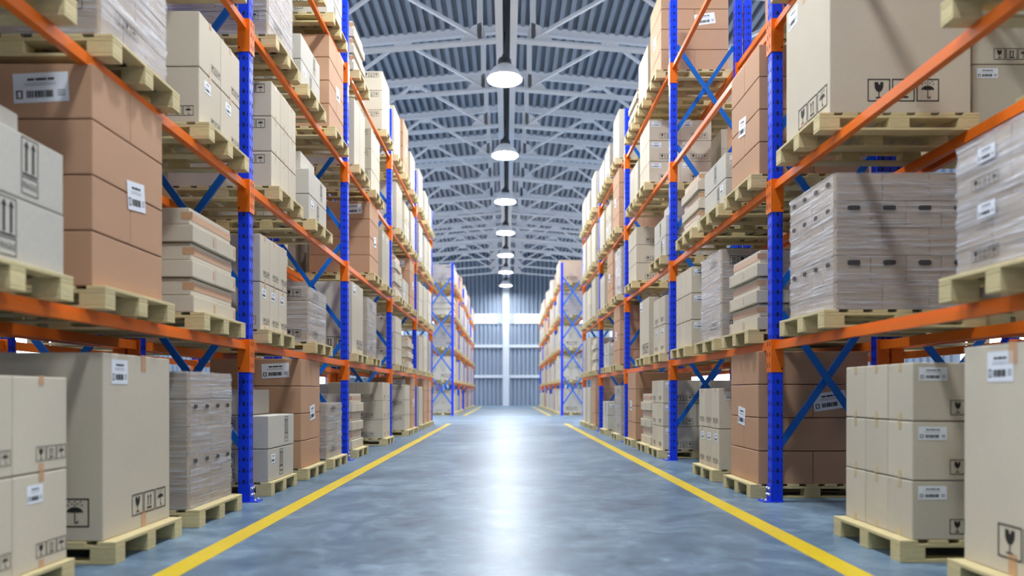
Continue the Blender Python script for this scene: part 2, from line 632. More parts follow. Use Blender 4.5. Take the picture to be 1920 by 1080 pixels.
for sgn in (-1, 1):
    s = SIDE[sgn]
    for k in range(6):
        upright_frame(sgn, RUN[1] + BAY * k, LATP[sgn], REAR[sgn], frame_label(sgn, 1, k), bolts=k in (1, 2, 3))
        upright_frame(sgn, RUN[2] + BAY * k, LATP[sgn], REAR[sgn], frame_label(sgn, 2, k))
    for k in range(5):
        for L in range(1, 5):
            rack_beam(sgn, RUN[1] + BAY * k, LATP[sgn], LEVELS[L], f'orange front beam under the {LEVW[L]}, {BAYW[k]} bay, near {s} rack')
            rack_beam(sgn, RUN[1] + BAY * k, REAR[sgn], LEVELS[L], f'orange rear beam under the {LEVW[L]}, {BAYW[k]} bay, near {s} rack', flip=True)
            rack_beam(sgn, RUN[2] + BAY * k, LATP[sgn], LEVELS[L], f'orange front beam under the {LEVW[L]}, {BAYW[k]} bay, far {s} rack')
            if k == 0:
                rack_beam(sgn, RUN[2] + BAY * k, REAR[sgn], LEVELS[L], f'orange rear beam under the {LEVW[L]}, {BAYW[k]} bay, far {s} rack', flip=True)
    # the rack that stands back to back behind
    B0 = REAR[sgn] + .135
    for k in range(5):
        upright_frame(sgn, RUN[1] + BAY * k, B0, B0 + 1.02, f'{["first", "second", "third", "fourth", "fifth"][k]} blue upright frame of the rack behind the {s} rack', back=True)
    for k in range(4):
        for L in range(1, 5):
            rack_beam(sgn, RUN[1] + BAY * k, B0, LEVELS[L], f'orange beam under the {LEVW[L]}, {BAYW[k]} bay, rack behind {s} rack')
            rack_beam(sgn, RUN[1] + BAY * k, B0 + 1.02, LEVELS[L], f'orange outer beam under the {LEVW[L]}, {BAYW[k]} bay, rack behind {s} rack', flip=True)

# ------------------------------------------------------------------ pallets
def pallet_pieces():
    out = []
    nb = 7
    bw = .105
    for k in range(nb):                             # deck boards run along the aisle
        c = -PD / 2 + bw / 2 + (PD - bw) * k / (nb - 1)
        out.append(('deck_board', (c - bw / 2, c + bw / 2, -PU / 2, PU / 2, PH - .02, PH)))
    for y in (-1, 0, 1):
        yc = y * (PU / 2 - .05)
        out.append(('stringer_board', (-PD / 2, PD / 2, yc - .05, yc + .05, PH - .04, PH - .0203)))
        out.append(('bottom_board', (-PD / 2, PD / 2, yc - .05, yc + .05, 0, .018)))
        for x in (-1, 0, 1):
            xc = x * (PD / 2 - .0725)
            out.append(('block', (xc - .0725, xc + .0725, yc - .0498, yc + .0498, .0182, PH - .0402)))
    return out
PIECES = pallet_pieces()

def pallet_piece_mesh(nm, b):
    x0, x1, y0, y1, z0, z1 = b
    bm = bmesh.new()
    bmesh.ops.create_cube(bm, size=1.0)
    for v in bm.verts:
        v.co = Vector((v.co.x * (x1 - x0), v.co.y * (y1 - y0), v.co.z * (z1 - z0)))
    bmesh.ops.bevel(bm, geom=list(bm.edges), offset=.0022, segments=1, affect='EDGES')
    me = bpy.data.meshes.new(nm); bm.to_mesh(me); bm.free()
    me.materials.append(M['wood'])
    return me

def pallet(x, y, z, label, detailed):
    if detailed:
        root = empty('wooden_pallet', (x, y, z))
        for nm, b in PIECES:
            dim = tuple(round(b[i + 1] - b[i], 4) for i in (0, 2, 4))
            me = cached((nm, dim), lambda: pallet_piece_mesh(nm, b))
            link(nm, me, root, ((b[0] + b[1]) / 2, (b[2] + b[3]) / 2, (b[4] + b[5]) / 2))
    else:
        def mk():
            mb = MB()
            for nm, b in PIECES:
                mb.box(*b)
            return mb.mesh('wooden_pallet', [M['wood']], recalc=False)
        root = link('wooden_pallet', cached('pallet', mk), None, (x, y, z))
    tag(root, label, 'pallet', 'wooden pallets in the racks')
    return root

# ------------------------------------------------------------------ loads
COUNT = {}
LAY = {1: ['only'], 2: ['bottom', 'top'], 3: ['bottom', 'middle', 'top'], 4: ['bottom', 'second', 'third', 'top'],
       6: ['bottom', 'second', 'third', 'fourth', 'fifth', 'top'], 5: ['bottom', 'second', 'third', 'fourth', 'top']}

class Load:
    def __init__(s, sgn, run, bay, lev, yn, word, detail, lat=None, back=False, ins=.075):
        s.sgn, s.run, s.bay, s.lev, s.yn, s.word, s.detail = sgn, run, bay, lev, yn, word, detail
        s.lat = (PAL[sgn] if lat is None else lat) + ins
        s.z = LEVELS[lev] + PH
        rack = f'{SIDE[sgn]} rack' if not back else f'behind {SIDE[sgn]} rack'
        if run == 2:
            rack = f'far {SIDE[sgn]} rack'
        s.where = f'{word} pallet, {LEVW[lev]}, {BAYW[bay]} bay, {rack}' if run == 1 else f'{LEVW[lev]}, end of {rack}'
        s.rng = random.Random(f'{sgn}{run}{bay}{lev}{yn}')
    def carton(s, name, desc, pos, u0, d0, z0, u, d, h, mat, decals=(), cat='carton', group=None, jig=0.004):
        """u0 from the load's near end, d0 from its aisle face, z0 above the pallet"""
        j = s.rng.uniform(-jig, jig)
        x = s.sgn * (s.lat + d0 + d / 2 + abs(j))
        y = s.yn + u0 + u / 2
        o = link(name, bevel_box(u - .003, d - .003, h - .006, mat), None, (x, y, s.z + z0 + .0010))
        label = f'{desc}, {pos}, {s.where}' if pos else f'{desc}, {s.where}'
        tag(o, label, cat, group)
        COUNT[name] = COUNT.get(name, 0) + 1
        if s.detail:
            for dc in decals:
                decal(o, s.sgn, u - .003, d - .003, *dc)
        return o
    # horizontal coordinates on the faces: an = towards the near end on the aisle face, ca = towards the aisle on the camera face
    def an(s, v):
        return v * s.sgn
    def ca(s, v):
        return v * -s.sgn

COLW = {1: [''], 2: ['near', 'far'], 3: ['near', 'middle', 'far']}
LU, LD = .78, 1.0
U0 = .01

def rows(s, layers, cols, h, deep, fn, rear_all=False):
    for L in range(layers):
        for c in range(cols):
            for k in range(deep):
                if k > 0 and c > 0 and not (rear_all and L == layers - 1):
                    continue
                w = LU / cols
                pos = f'{LAY[layers][L]} layer'
                if cols > 1:
                    pos += f' {COLW[cols][c]}'
                if k > 0:
                    pos += ' rear'
                fn(L, c, k, U0 + w * c, LD / deep * k, L * h, w, LD / deep, pos)

def t_sym(s, layers=3, h=.335, cols=3, deep=2, tape='tape', label=True, top=False, aisle_trio=False, order='gau', mat='beige'):
    def f(L, c, k, u0, d0, z0, u, d, pos):
        dec = []
        if k == 0:
            if tape:
                for rz in (.022, h - .03):
                    dec.append(('aisle', tape, 0, rz, .03, .045))
            if aisle_trio:
                dec.append(('aisle', 'trio', s.an(-u * .02), .075, .055))
            if c == 0 or True:
                if c == 0:
                    sz = min(.085, h * .27)
                    if top:
                        dec.append(('cam', 'trio', s.ca(d / 2 - .2), h - .075, sz, order))
                    else:
                        dec.append(('cam', 'trio', s.ca(-d / 2 + .2), .075, sz, order))
                    if label:
                        dec.append(('cam', 'label', s.ca(d / 2 - .115), h - .07, .16, .075))
        elif c == 0:
            sz = min(.085, h * .27)
            if top:
                dec.append(('cam', 'trio', s.ca(d / 2 - .2), h - .075, sz, order))
            else:
                dec.append(('cam', 'trio', s.ca(-d / 2 + .2), .075, sz, order))
            if label:
                dec.append(('cam', 'label', s.ca(d / 2 - .115), h - .07, .16, .075))
        s.carton('cardboard_carton', 'beige symbol-marked carton', pos, u0, d0, z0, u, d, h, mat, dec, group='beige cartons')
    rows(s, layers, cols, h, deep, f)
    return 'beige symbol-marked cartons'

def t_two(s, layers=2, h=.44, cols=2, deep=2, mat='beige', trio=.055):
    def f(L, c, k, u0, d0, z0, u, d, pos):
        dec = []
        if k == 0:
            dec.append(('aisle', 'trio', s.an(-u / 2 + 1.75 * trio) if s.sgn < 0 else s.an(u * .02), .085, trio))
            if L == 0:
                dec.append(('aisle', 'label', s.an(u * .12), h - .1, .11, .085))
            dec.append(('aisle', 'tape', 0, .02, .035, .04))
            dec.append(('aisle', 'tape', 0, h - .024, .035, .045))
        if c == 0:
            dec.append(('cam', 'trio', s.ca(d / 2 - .3) if s.sgn > 0 else s.ca(d / 2 - .16), .085, .075))
            if s.sgn < 0 and L > 0:
                dec.pop()
            if L == layers - 1 and s.sgn > 0:
                dec.append(('cam', 'label', s.ca(d / 2 - .18), h - .09, .22, .09, -.06))
        s.carton('cardboard_carton', 'beige small-symbol carton', pos, u0, d0, z0, u, d, h, mat, dec, group='beige cartons')
    rows(s, layers, cols, h, deep, f)
    return 'beige small-symbol cartons'

def t_fragile(s, layers=2, h=.3, setback=True, mk=None, sd=.14, sh=.86):
    mk = mk or h * .72
    for L in range(layers):
        dec = [('aisle', 'frag', s.an(-.14 + .15 * (L % 2 == 0)) if s.sgn < 0 else s.an(.13 - .1 * (L % 2)), h * .52, mk)]
        if L == 0:
            dec.append(('aisle', 'label', s.an(.25), h * .68, .11, .085))
        dec.append(('cam', 'frag', s.ca(-.1), h * .5, h * .72))
        if L == layers - 1 and s.sgn > 0:
            dec.append(('cam', 'label', s.ca(.14), h * .7, .15, .09))
        p = LAY[layers][L]
        s.carton('cardboard_carton', 'grey fragile-marked carton', f'{p} layer front', U0, 0, L * h, LU, .52, h, 'grey', dec, group='grey fragile cartons')
        s.carton('cardboard_carton', 'grey fragile-marked carton', f'{p} layer rear', U0, .52, L * h, LU, .48, h, 'grey',
                 [('cam', 'frag', s.ca(0), h * .5, h * .72)], group='grey fragile cartons')
    if setback:
        s.carton('cardboard_carton', 'plain grey carton', 'set back on top', U0 + .16, sd, layers * h, LU - .2, .5, h * sh, 'grey', (), group='grey fragile cartons')
    return 'grey fragile-marked cartons'

def t_brown(s, layers=4, h=.3, cam=True):
    for L in range(layers):
        p = LAY[layers][L]
        if L % 2 == 0:                                 # two cartons one behind the other
            for k in range(2):
                dec = []
                if cam and s.sgn > 0 and L == 2 and k == 1:
                    dec.append(('cam', 'label', s.ca(.1), h * .5, .3, .16, .14))
                s.carton('brown_carton', 'brown stickered carton' if dec and s.detail else 'plain brown carton', f'{p} layer ' + ('front' if k == 0 else 'rear'), U0, k * .5, L * h, LU, .5, h, 'brown', dec, group='brown cartons', jig=.002)
        else:                                          # two cartons side by side
            for k in range(2):
                dec = []
                if L == layers - 1 and k == 0 and cam and s.sgn < 0:
                    dec.append(('cam', 'label', s.ca(.22), h * .55, .3, .16, .05 if s.sgn < 0 else -.07))
                if L == 1 and k == 1:
                    dec.append(('aisle', 'label', s.an(LU * .25 - .06), h, .2, .17, -.12 * s.sgn, .0035))
                desc = 'brown stickered carton' if dec and s.detail else 'plain brown carton'
                s.carton('brown_carton', desc, f'{p} layer ' + ('near' if k == 0 else 'far'), U0 + k * LU / 2, 0, L * h, LU / 2, 1.0, h, 'brown', dec, group='brown cartons', jig=.002)
    return 'plain brown cartons'

def t_flat(s, layers=6, h=.127):
    for L in range(layers):
        p = LAY[layers][L]
        if L % 2 == 1:                                 # long carton with a band of tape
            dec = [('aisle', 'tape', 0, h * .5, LU - .03, h * .42)]
            dec.append(('cam', 'tape', s.ca(.5 - .045), h * .5, .085, h * .42))
            s.carton('flat_carton', 'flat tape-banded carton', f'{p} layer', U0 + .01, .03, L * h, LU - .03, .95, h, 'beige', dec, group='flat cartons', jig=.012)
        else:
            for k in range(2):
                dec = [('aisle', 'tape', s.an(-LU / 4 + .03), h * .5, .028, h * .5)]
                s.carton('flat_carton', 'flat pale carton', f'{p} layer ' + ('near' if k == 0 else 'far'), U0 - .012 + k * (LU / 2 + .012), 0, L * h, LU / 2 + .012, 1.0, h, 'beige', dec, group='flat cartons', jig=.008)
    return 'flat taped cartons'

def t_big(s, h=1.05, mat='beige', marks=True):
    dec = []
    if marks:
        sz = .13 if s.sgn < 0 else .155
        ux = s.an(-LU / 2 + .27) if s.sgn < 0 else s.an(.1)
        dec += [('aisle', 'trio', ux, .15, sz), ('aisle', 'label', s.an(.22 if s.sgn < 0 else -.13 if s.lev == 0 else -.25), h - .11, .17, .14, 0),
                ('aisle', 'tape', s.an(-.05), h - .05, .055, .1), ('aisle', 'tape', s.an(-.05), .05, .055, .1)]
        dec += [('cam', 'trio', s.ca(-.02 if s.sgn > 0 else .17), .16, .16)] + ([('cam', 'tape', s.ca(.05), h - .05, .055, .1)] if s.sgn > 0 else [])
    s.carton('cardboard_carton', 'large beige carton' if mat == 'beige' else 'large tan carton', '', U0, 0, 0, LU, 1.0, h, mat, dec, group='large single cartons')
    return 'one large carton'

def t_white(s, h=.95):
    s.carton('cardboard_carton', 'tall pale carton', 'near half', U0, 0, 0, LU / 2, 1.0, h, 'white', [('aisle', 'label', s.an(.08), h - .12, .11, .09)], group='tall pale cartons')
    s.carton('cardboard_carton', 'tall pale carton', 'far half', U0 + LU / 2, 0, 0, LU / 2, 1.0, h, 'white', [('aisle', 'label', s.an(.08), h - .12, .11, .09)], group='tall pale cartons')
    return 'tall pale cartons'

def film_mesh(u, d, h):
    def mk():
        bm = bmesh.new()
        bmesh.ops.create_cube(bm, size=1.0)
        for v in bm.verts:
            v.co = Vector((v.co.x * (d + .012), v.co.y * (u + .012), (v.co.z + .5) * (h + .004)))
        vert = [e for e in bm.edges if abs(e.verts[0].co.z - e.verts[1].co.z) > .1]
        bmesh.ops.bevel(bm, geom=vert, offset=.02, segments=3, affect='EDGES')
        bmesh.ops.subdivide_edges(bm, edges=[e for e in bm.edges if abs(e.verts[0].co.z - e.verts[1].co.z) > .1], cuts=24)
        bm.normal_update()
        r = random.Random(3)
        ph = [r.uniform(0, 6.28) for _ in range(6)]
        for v in bm.verts:
            z = v.co.z
            q = .0035 * math.sin(z * 47 + ph[0]) + .003 * math.sin(z * 83 + ph[1] + v.co.y * 3) + .002 * math.sin(z * 140 + ph[2] + v.co.x * 5)
            n = Vector((v.co.x, v.co.y, 0)).normalized()
            v.co += n * (q + .003)
        me = bpy.data.meshes.new('stretch_film'); bm.to_mesh(me); bm.free()
        me.materials.append(M['film'])
        me.polygons.foreach_set('use_smooth', [True] * len(me.polygons))
        me.set_sharp_from_angle(angle=math.radians(50))
        return me
    return cached(('film', round(u, 3), round(d, 3), round(h, 3)), mk)

def t_wrap(s, h=.95, style='print', layers=5):
    u, d = LU, .99
    root = empty('wrapped_load', (s.sgn * (s.lat + d / 2 + .01), s.yn + U0 + u / 2, s.z + .001))
    desc = {'print': 'film-wrapped grey carton stack', 'hole': 'film-wrapped cartons with hand holes', 'label': 'film-wrapped cartons with stickers'}[style]
    tag(root, f'{desc}, {s.where}', 'wrapped load', 'film-wrapped pallet loads')
    COUNT['wrapped_load'] = COUNT.get('wrapped_load', 0) + 1
    lh = h / layers
    if s.detail:
        for L in range(layers):
            nu, nd = (2, 4) if L % 2 else (3, 3)
            if style == 'hole':
                nu, nd = (4, 4) if L % 2 else (2, 3)
            for i in range(nu):
                for k in range(nd):
                    if 0 < i < nu - 1 and 0 < k < nd - 1:
                        continue
                    o = link('carton', bevel_box(u / nu - .006, d / nd - .006, lh - .005, 'wrapped', .003, 1), root,
                             (s.sgn * (-d / 2 + d / nd * (k + .5)), -u / 2 + u / nu * (i + .5), lh * L + .001))
            if style == 'hole':
                n = 4
                if L % 2 == 1 or s.sgn > 0 and L in (4,):
                    for i in range(n):
                        decal(root, s.sgn, u, d, 'aisle', 'hole', -u / 2 + u / n * (i + .5), lh * (L + .72), .055, .03, 0, .0125)
                if L % 2 == 1 or (s.sgn < 0 and L == layers - 1):
                    for i in range(n if s.sgn > 0 else 2):
                        nn = n if s.sgn > 0 else 2
                        decal(root, s.sgn, u, d, 'cam', 'hole', -d / 2 + d / nn * (i + .5), lh * (L + .72), .09, .032, 0, .0125)
        if style == 'print':
            for rz in (h * .16, h * .88):
                decal(root, s.sgn, u, d, 'aisle', 'trio', s.an(.12), rz, .075, 'agu', 0, .0125)
                decal(root, s.sgn, u, d, 'cam', 'trio', s.ca(.28), rz, .085, 'agu', 0, .0125)
        if style == 'label':
            for rz in (h * .45, h * .86):
                for a in (-.27, .1):
                    decal(root, s.sgn, u, d, 'aisle', 'label', s.an(a + .12), rz - .12 * (a > 0), .12, .07, 0, .0125)
            for rz in (h * .13, h * .66):
                decal(root, s.sgn, u, d, 'aisle', 'trio', s.an(-.16), rz, .06, 'gau', 0, .0125)
    else:
        def mk():
            mb = MB()
            for L in range(layers):
                nu = 2 if L % 2 else 3
                for i in range(nu):
                    mb.box(-d / 2 + .003, d / 2 - .003, -u / 2 + u / nu * i + .003, -u / 2 + u / nu * (i + 1) - .003, lh * L, lh * (L + 1) - .004)
            return mb.mesh('carton_block', [M['wrapped']], recalc=False)
        link('carton_block', cached(('wb', round(h, 3), layers), mk), root)
    f = link('stretch_film', film_mesh(u, d, h), root)
    f['label'] = 'clear crinkled stretch film'
    return 'a film-wrapped load'

TYPES = {'sym': t_sym, 'two': t_two, 'fragile': t_fragile, 'brown': t_brown, 'flat': t_flat, 'big': t_big, 'white': t_white, 'wrap': t_wrap}

def place(sgn, run, bay, lev, yn, typ, kw=None, lat=None, back=False, word=None):
    base = RUN[run] + BAY * bay
    rel = yn - base
    if word is None:
        word = 'near' if rel < 1.15 else ('middle' if rel < 2.3 else 'far')
    det = run == 1 and bay <= 3 and not back or back and bay == 0 or run == 2
    kw = dict(kw or {})
    ins = kw.pop('ins', .075)
    s = Load(sgn, run, bay, lev, yn, word, det, lat, back, ins)
    what = TYPES[typ](s, **(kw or {}))
    la = PAL[sgn] if lat is None else lat
    pallet(sgn * (la + PD / 2), yn + PU / 2, LEVELS[lev] + .0001, f'wooden pallet under {what}, ' + (s.where.replace(' pallet,', ' place,') if run == 1 else s.where), det and bay <= 2 and run == 1)

LOADS = {
 -1: {
  (0, 0): [(2.74, 'two', dict(h=.455, trio=.07, ins=.03)), (3.91, 'big', dict(h=1.06)), (4.98, 'wrap', dict(h=.98, style='hole'))],
  (0, 1): [(2.73, 'fragile', dict(h=.305, mk=.262, ins=.04, sd=.2, sh=.62)), (3.81, 'brown', dict(h=.303)), (5.06, 'flat', dict(h=.127))],
  (0, 2): [(2.76, 'big', dict(h=1.0)), (3.88, 'wrap', dict(h=1.1)), (5.14, 'two', dict(h=.41))],
  (0, 3): [(5.09, 'wrap', dict(h=1.0))],
  (1, 0): [(6.5, 'fragile', dict(h=.31, mk=.25, ins=.03, sd=.24, sh=.8)), (7.69, 'brown', dict(h=.302)), (8.83, 'wrap', dict(h=.7, layers=4))],
  (1, 1): [(6.42, 'two', dict(h=.44, cols=3)), (8.0, 'wrap', dict(h=.63, layers=4))],
  (1, 2): [(6.73, 'sym', dict(h=.337, top=True, label=False)), (8.0, 'fragile', dict(h=.29))],
  (1, 3): [(6.63, 'wrap', dict(h=1.1)), (7.69, 'fragile', dict(h=.28, setback=False)), (8.92, 'brown', dict(h=.295, cam=False))],
  (1, 4): [(7.69, 'fragile', dict(h=.29)), (8.83, 'fragile', dict(h=.33, setback=False))],
  (2, 0): [(10.28, 'flat', dict(h=.137)), (12.8, 'sym', dict(h=.343, cols=2, aisle_trio=True, label=False))],
  (2, 1): [(10.24, 'big', dict(h=1.05)), (11.4, 'wrap', dict(h=.97))],
  (2, 2): [(11.57, 'brown', dict(h=.295)), (12.75, 'white', dict(h=1.0))],
  (2, 3): [(10.4, 'white', dict(h=.99)), (11.7, 'sym', dict(h=.345, top=True, label=False, tape=None))],
  (2, 4): [(10.4, 'flat', dict(h=.123)), (12.75, 'sym', dict(h=.353, top=True, label=False, tape=None))],
  (3, 0): [(15.6, 'sym', dict(h=.34, top=True, label=False)), (16.55, 'brown', dict(h=.3))],
  (3, 1): [(14.3, 'sym', dict(h=.33, top=True, label=False)), (16.2, 'flat', dict(h=.12))],
  (3, 2): [(14.3, 'flat', dict(h=.14)), (15.35, 'fragile', dict(h=.26)), (16.4, 'brown', dict(h=.29))],
  (3, 3): [(14.4, 'white', dict(h=.95)), (15.5, 'two', dict(h=.42)), (16.55, 'wrap', dict(h=.9))],
  (3, 4): [(14.1, 'white', dict(h=1.0)), (15.3, 'brown', dict(h=.3)), (16.5, 'big', dict(h=.9))],
  (4, 0): [(18.1, 'white', dict(h=1.0)), (19.2, 'brown', dict(h=.3)), (20.3, 'brown', dict(h=.3))],
  (4, 1): [(18.1, 'white', dict(h=.9)), (19.2, 'sym', {}), (20.3, 'wrap', dict(h=.95))],
  (4, 2): [(18.1, 'two', dict(h=.45)), (19.2, 'white', {}), (20.3, 'sym', {})],
  (4, 3): [(18.1, 'wrap', dict(h=1.0)), (19.3, 'white', {}), (20.3, 'sym', {})],
  (4, 4): [(18.1, 'white', dict(h=1.0)), (19.4, 'white', dict(h=.8)), (20.4, 'wrap', dict(h=.7))],
 },
 1: {
  (0, 0): [(2.73, 'big', dict(h=1.06)), (3.955, 'sym', dict(h=.335, tape='ytape', order='ga'))],
  (0, 1): [(2.8, 'wrap', dict(h=.65, style='label', layers=2)), (4.9, 'wrap', dict(h=.95, style='hole'))],
  (0, 2): [(2.785, 'big', dict(h=1.0)), (4.97, 'big', dict(h=1.12))],
  (0, 3): [(5.09, 'two', dict(h=.41))],
  (1, 0): [(6.38, 'brown', dict(h=.303, cam=True)), (7.57, 'two', dict(h=.442, cols=3))],
  (1, 1): [(6.44, 'flat', dict(h=.1225)), (7.49, 'wrap', dict(h=.95)), (8.7, 'sym', dict(h=.33))],
  (1, 2): [(6.36, 'brown', dict(h=.295)), (7.34, 'fragile', dict(h=.268, setback=False)), (8.4, 'flat', dict(h=.112))],
  (2, 0): [(10.27, 'sym', dict(h=.34, cols=2, aisle_trio=True)), (11.18, 'flat', dict(h=.137)), (12.46, 'brown', dict(h=.3))],
  (2, 1): [(10.15, 'two', dict(h=.42)), (11.28, 'big', dict(h=.97))],
  (2, 2): [(10.1, 'fragile', dict(h=.29)), (12.4, 'sym', dict(h=.317, cols=2, label=False))],
  (2, 3): [(11.27, 'sym', dict(h=.333)), (12.26, 'white', dict(h=.68))],
  (2, 4): [(10.4, 'brown', dict(h=.3)), (11.4, 'white', dict(h=.87)), (12.42, 'flat', dict(h=.103))],
  (3, 0): [(14.1, 'wrap', dict(h=.98)), (15.9, 'fragile', dict(h=.32, setback=False))],
  (3, 1): [(14.2, 'brown', dict(h=.3)), (15.7, 'fragile', dict(h=.28, setback=False))],
  (3, 2): [(14.05, 'wrap', dict(h=.95)), (15.15, 'brown', dict(h=.28)), (16.4, 'white', dict(h=.8))],
  (3, 3): [(14.3, 'brown', dict(h=.3)), (15.4, 'two', dict(h=.42)), (16.45, 'white', dict(h=.9))],
  (3, 4): [(14.3, 'white', dict(h=1.0)), (15.6, 'wrap', dict(h=.75)), (16.5, 'big', dict(h=.7))],
  (4, 0): [(18.1, 'brown', dict(h=.31)), (19.2, 'white', dict(h=1.0)), (20.3, 'white', dict(h=1.0))],
  (4, 1): [(18.1, 'flat', dict(h=.14)), (19.2, 'white', {}), (20.3, 'wrap', dict(h=.95))],
  (4, 2): [(18.1, 'white', dict(h=1.0)), (19.2, 'two', dict(h=.45)), (20.3, 'white', {})],
  (4, 3): [(18.1, 'sym', {}), (19.2, 'white', {}), (20.3, 'wrap', dict(h=1.0))],
  (4, 4): [(18.1, 'white', dict(h=.95)), (19.4, 'wrap', dict(h=.8)), (20.4, 'two', {})],
 },
}
for sgn in (-1, 1):
    for (bay, lev), lst in LOADS[sgn].items():
        for yn, typ, kw in lst:
            place(sgn, 1, bay, lev, yn, typ, kw)

FAR = {-1: [('two', dict(h=.4, cols=1)), ('big', dict(h=1.0)), ('wrap', dict(h=1.0)), ('flat', dict(h=.13)), ('wrap', dict(h=.75))],
       1: [('big', dict(h=1.0)), ('two', dict(h=.46, cols=1)), ('big', dict(h=.9)), ('wrap', dict(h=1.0)), ('big', dict(h=.95, mat='tan'))]}
for sgn in (-1, 1):
    for lev in range(5):
        typ, kw = FAR[sgn][lev]
        place(sgn, 2, 0, lev, RUN[2] + .3, typ, kw)

# two cartons seen over the beam on the rack behind
place(1, 1, 0, 2, 5.3, 'sym', dict(layers=2, h=.5, cols=1, deep=2, tape='tape'), lat=REAR[1] + .2, back=True)

# ------------------------------------------------------------------ uncounted loads: racks behind and the far run
def stuff_loads(name_c, name_p, label_c, label_p, slots):
    cm, pm = MB(), MB()
    rng = random.Random(name_c + label_c)
    for sgn, lat, yn, lev in slots:
        z = LEVELS[lev] + .0004
        cx = sgn * (lat + PD / 2)
        for nm, (x0, x1, y0, y1, z0, z1) in PIECES:
            pm.box(cx + x0, cx + x1, yn + .4 + y0, yn + .4 + y1, z + z0, z + z1)
        H = rng.uniform(.7, 1.08)
        m = rng.choice((0, 0, 1, 2, 2, 3))
        nl = rng.choice((1, 2, 3, 4)) if m < 3 else 4
        nc = rng.choice((1, 2, 3))
        nd = rng.choice((1, 2))
        h = H / nl
        for L in range(nl):
            for c in range(nc):
                for d in range(nd):
                    w = LU / nc
                    dd = .98 / nd
                    xa = sgn * (lat + .09 + dd * d + .002)
                    xb = sgn * (lat + .09 + dd * (d + 1) - .002)
                    cm.box(min(xa, xb), max(xa, xb), yn + U0 + w * c + .002, yn + U0 + w * (c + 1) - .002, z + PH + h * L + .001, z + PH + h * (L + 1) - .003, m)
    c = link(name_c, cm.mesh(name_c, [M['beige'], M['grey'], M['white'], M['brown']], recalc=False))
    tag(c, label_c, 'cartons', None, 'stuff')
    p = link(name_p, pm.mesh(name_p, [M['wood']], recalc=False))
    tag(p, label_p, 'pallets', None, 'stuff')

for sgn in (-1, 1):
    s = SIDE[sgn]
    rng = random.Random(40 + sgn)
    slots = []
    for bay in range(5):
        for lev in range(5):
            for sl, o in enumerate((.4, 1.5, 2.6)):
                if bay == 0 and sl == 0:
                    continue
                if rng.random() < .08:
                    continue
                slots.append((sgn, PAL[sgn], RUN[2] + BAY * bay + o, lev))
    stuff_loads('distant_cartons', 'distant_pallets', f'rows of cartons filling the far {s} rack beyond the cross aisle', f'wooden pallets under the cartons of the far {s} rack', slots)
    slots = []
    for bay in range(4):
        for lev in range(5):
            for sl, o in enumerate((.45, 1.55, 2.6)):
                if rng.random() < (.2 if lev < 2 else .04) or (sgn > 0 and bay == 0 and lev == 2 and sl == 2) or (lev == 4 and rng.random() < .2) or (sgn > 0 and bay in (0, 1) and lev in (0,) and sl == 1):
                    continue
                slots.append((sgn, REAR[sgn] + .2, RUN[1] + BAY * bay + o, lev))
    stuff_loads('rear_rack_cartons', 'rear_rack_pallets', f'shaded cartons on the rack standing behind the {s} rack', f'wooden pallets on the rack standing behind the {s} rack', slots)

# ------------------------------------------------------------------ building
X_W, Y_A, Y_F = 13.0, -7.0, 53.6
RIDGE, PITCH = 11.75, 0.095
def struct(name, me, label, cat, loc=(0, 0, 0), parent=None):
    o = link(name, me, parent, loc)
    if parent is None:
        tag(o, label, cat, None, 'structure')
    return o

mb = MB()
rect(mb, -X_W, X_W, Y_A, Y_F)
struct('floor', mb.mesh('floor', [M['floor']], recalc=False), 'polished blue-grey concrete warehouse floor', 'floor')

mb = MB()                                             # trapezoidal roof sheet, ribs run along the hall
pitch, hgt = .27, .20
for s in (-1, 1):
    P, x = [], 0.0
    while x < X_W + .3:
        for dx, dz in ((0, 0), (.13, 0), (.14, -hgt), (.26, -hgt)):
            P.append((x + dx, RIDGE - PITCH * (x + dx) + dz))
        x += pitch
    for a, b in zip(P, P[1:]):
        q = [(s * a[0], Y_A, a[1]), (s * a[0], Y_F, a[1]), (s * b[0], Y_F, b[1]), (s * b[0], Y_A, b[1])]
        mb.face(q if s > 0 else q[::-1])
struct('ceiling', mb.mesh('ceiling', [M['roof']], recalc=False), 'ribbed grey metal roof sheet above the hall', 'ceiling')

mb = MB()                                             # corrugated far wall
x = -X_W
top = RIDGE
P = []
while x < X_W:
    for dx, dy in ((0, 0), (.11, 0), (.13, -.11), (.30, -.11)):
        P.append((x + dx, Y_F + dy))
    x += .32
for a, b in zip(P, P[1:]):
    mb.face([(a[0], a[1], 0), (b[0], b[1], 0), (b[0], b[1], top), (a[0], a[1], top)])
struct('wall_far', mb.mesh('wall_far', [M['wall']], recalc=False), 'corrugated blue-grey metal wall at the far end', 'wall')
for s, nm in ((-1, 'wall_left'), (1, 'wall_right')):
    mb = MB()
    y = Y_A
    P = []
    while y < Y_F:
        for dx, dy in ((0, 0), (.16, 0), (.19, .06), (.35, .06)):
            P.append((X_W - dy, y + dx))
        y += .38
    P = [(s * a, b) for a, b in P]
    for a, b in zip(P, P[1:]):
        mb.face([(a[0], a[1], 0), (b[0], b[1], 0), (b[0], b[1], RIDGE - PITCH * X_W + .05), (a[0], a[1], RIDGE - PITCH * X_W + .05)])
    struct(nm, mb.mesh(nm, [M['wall']], recalc=False), f'corrugated metal side wall behind the {SIDE[s]} racks', 'wall')

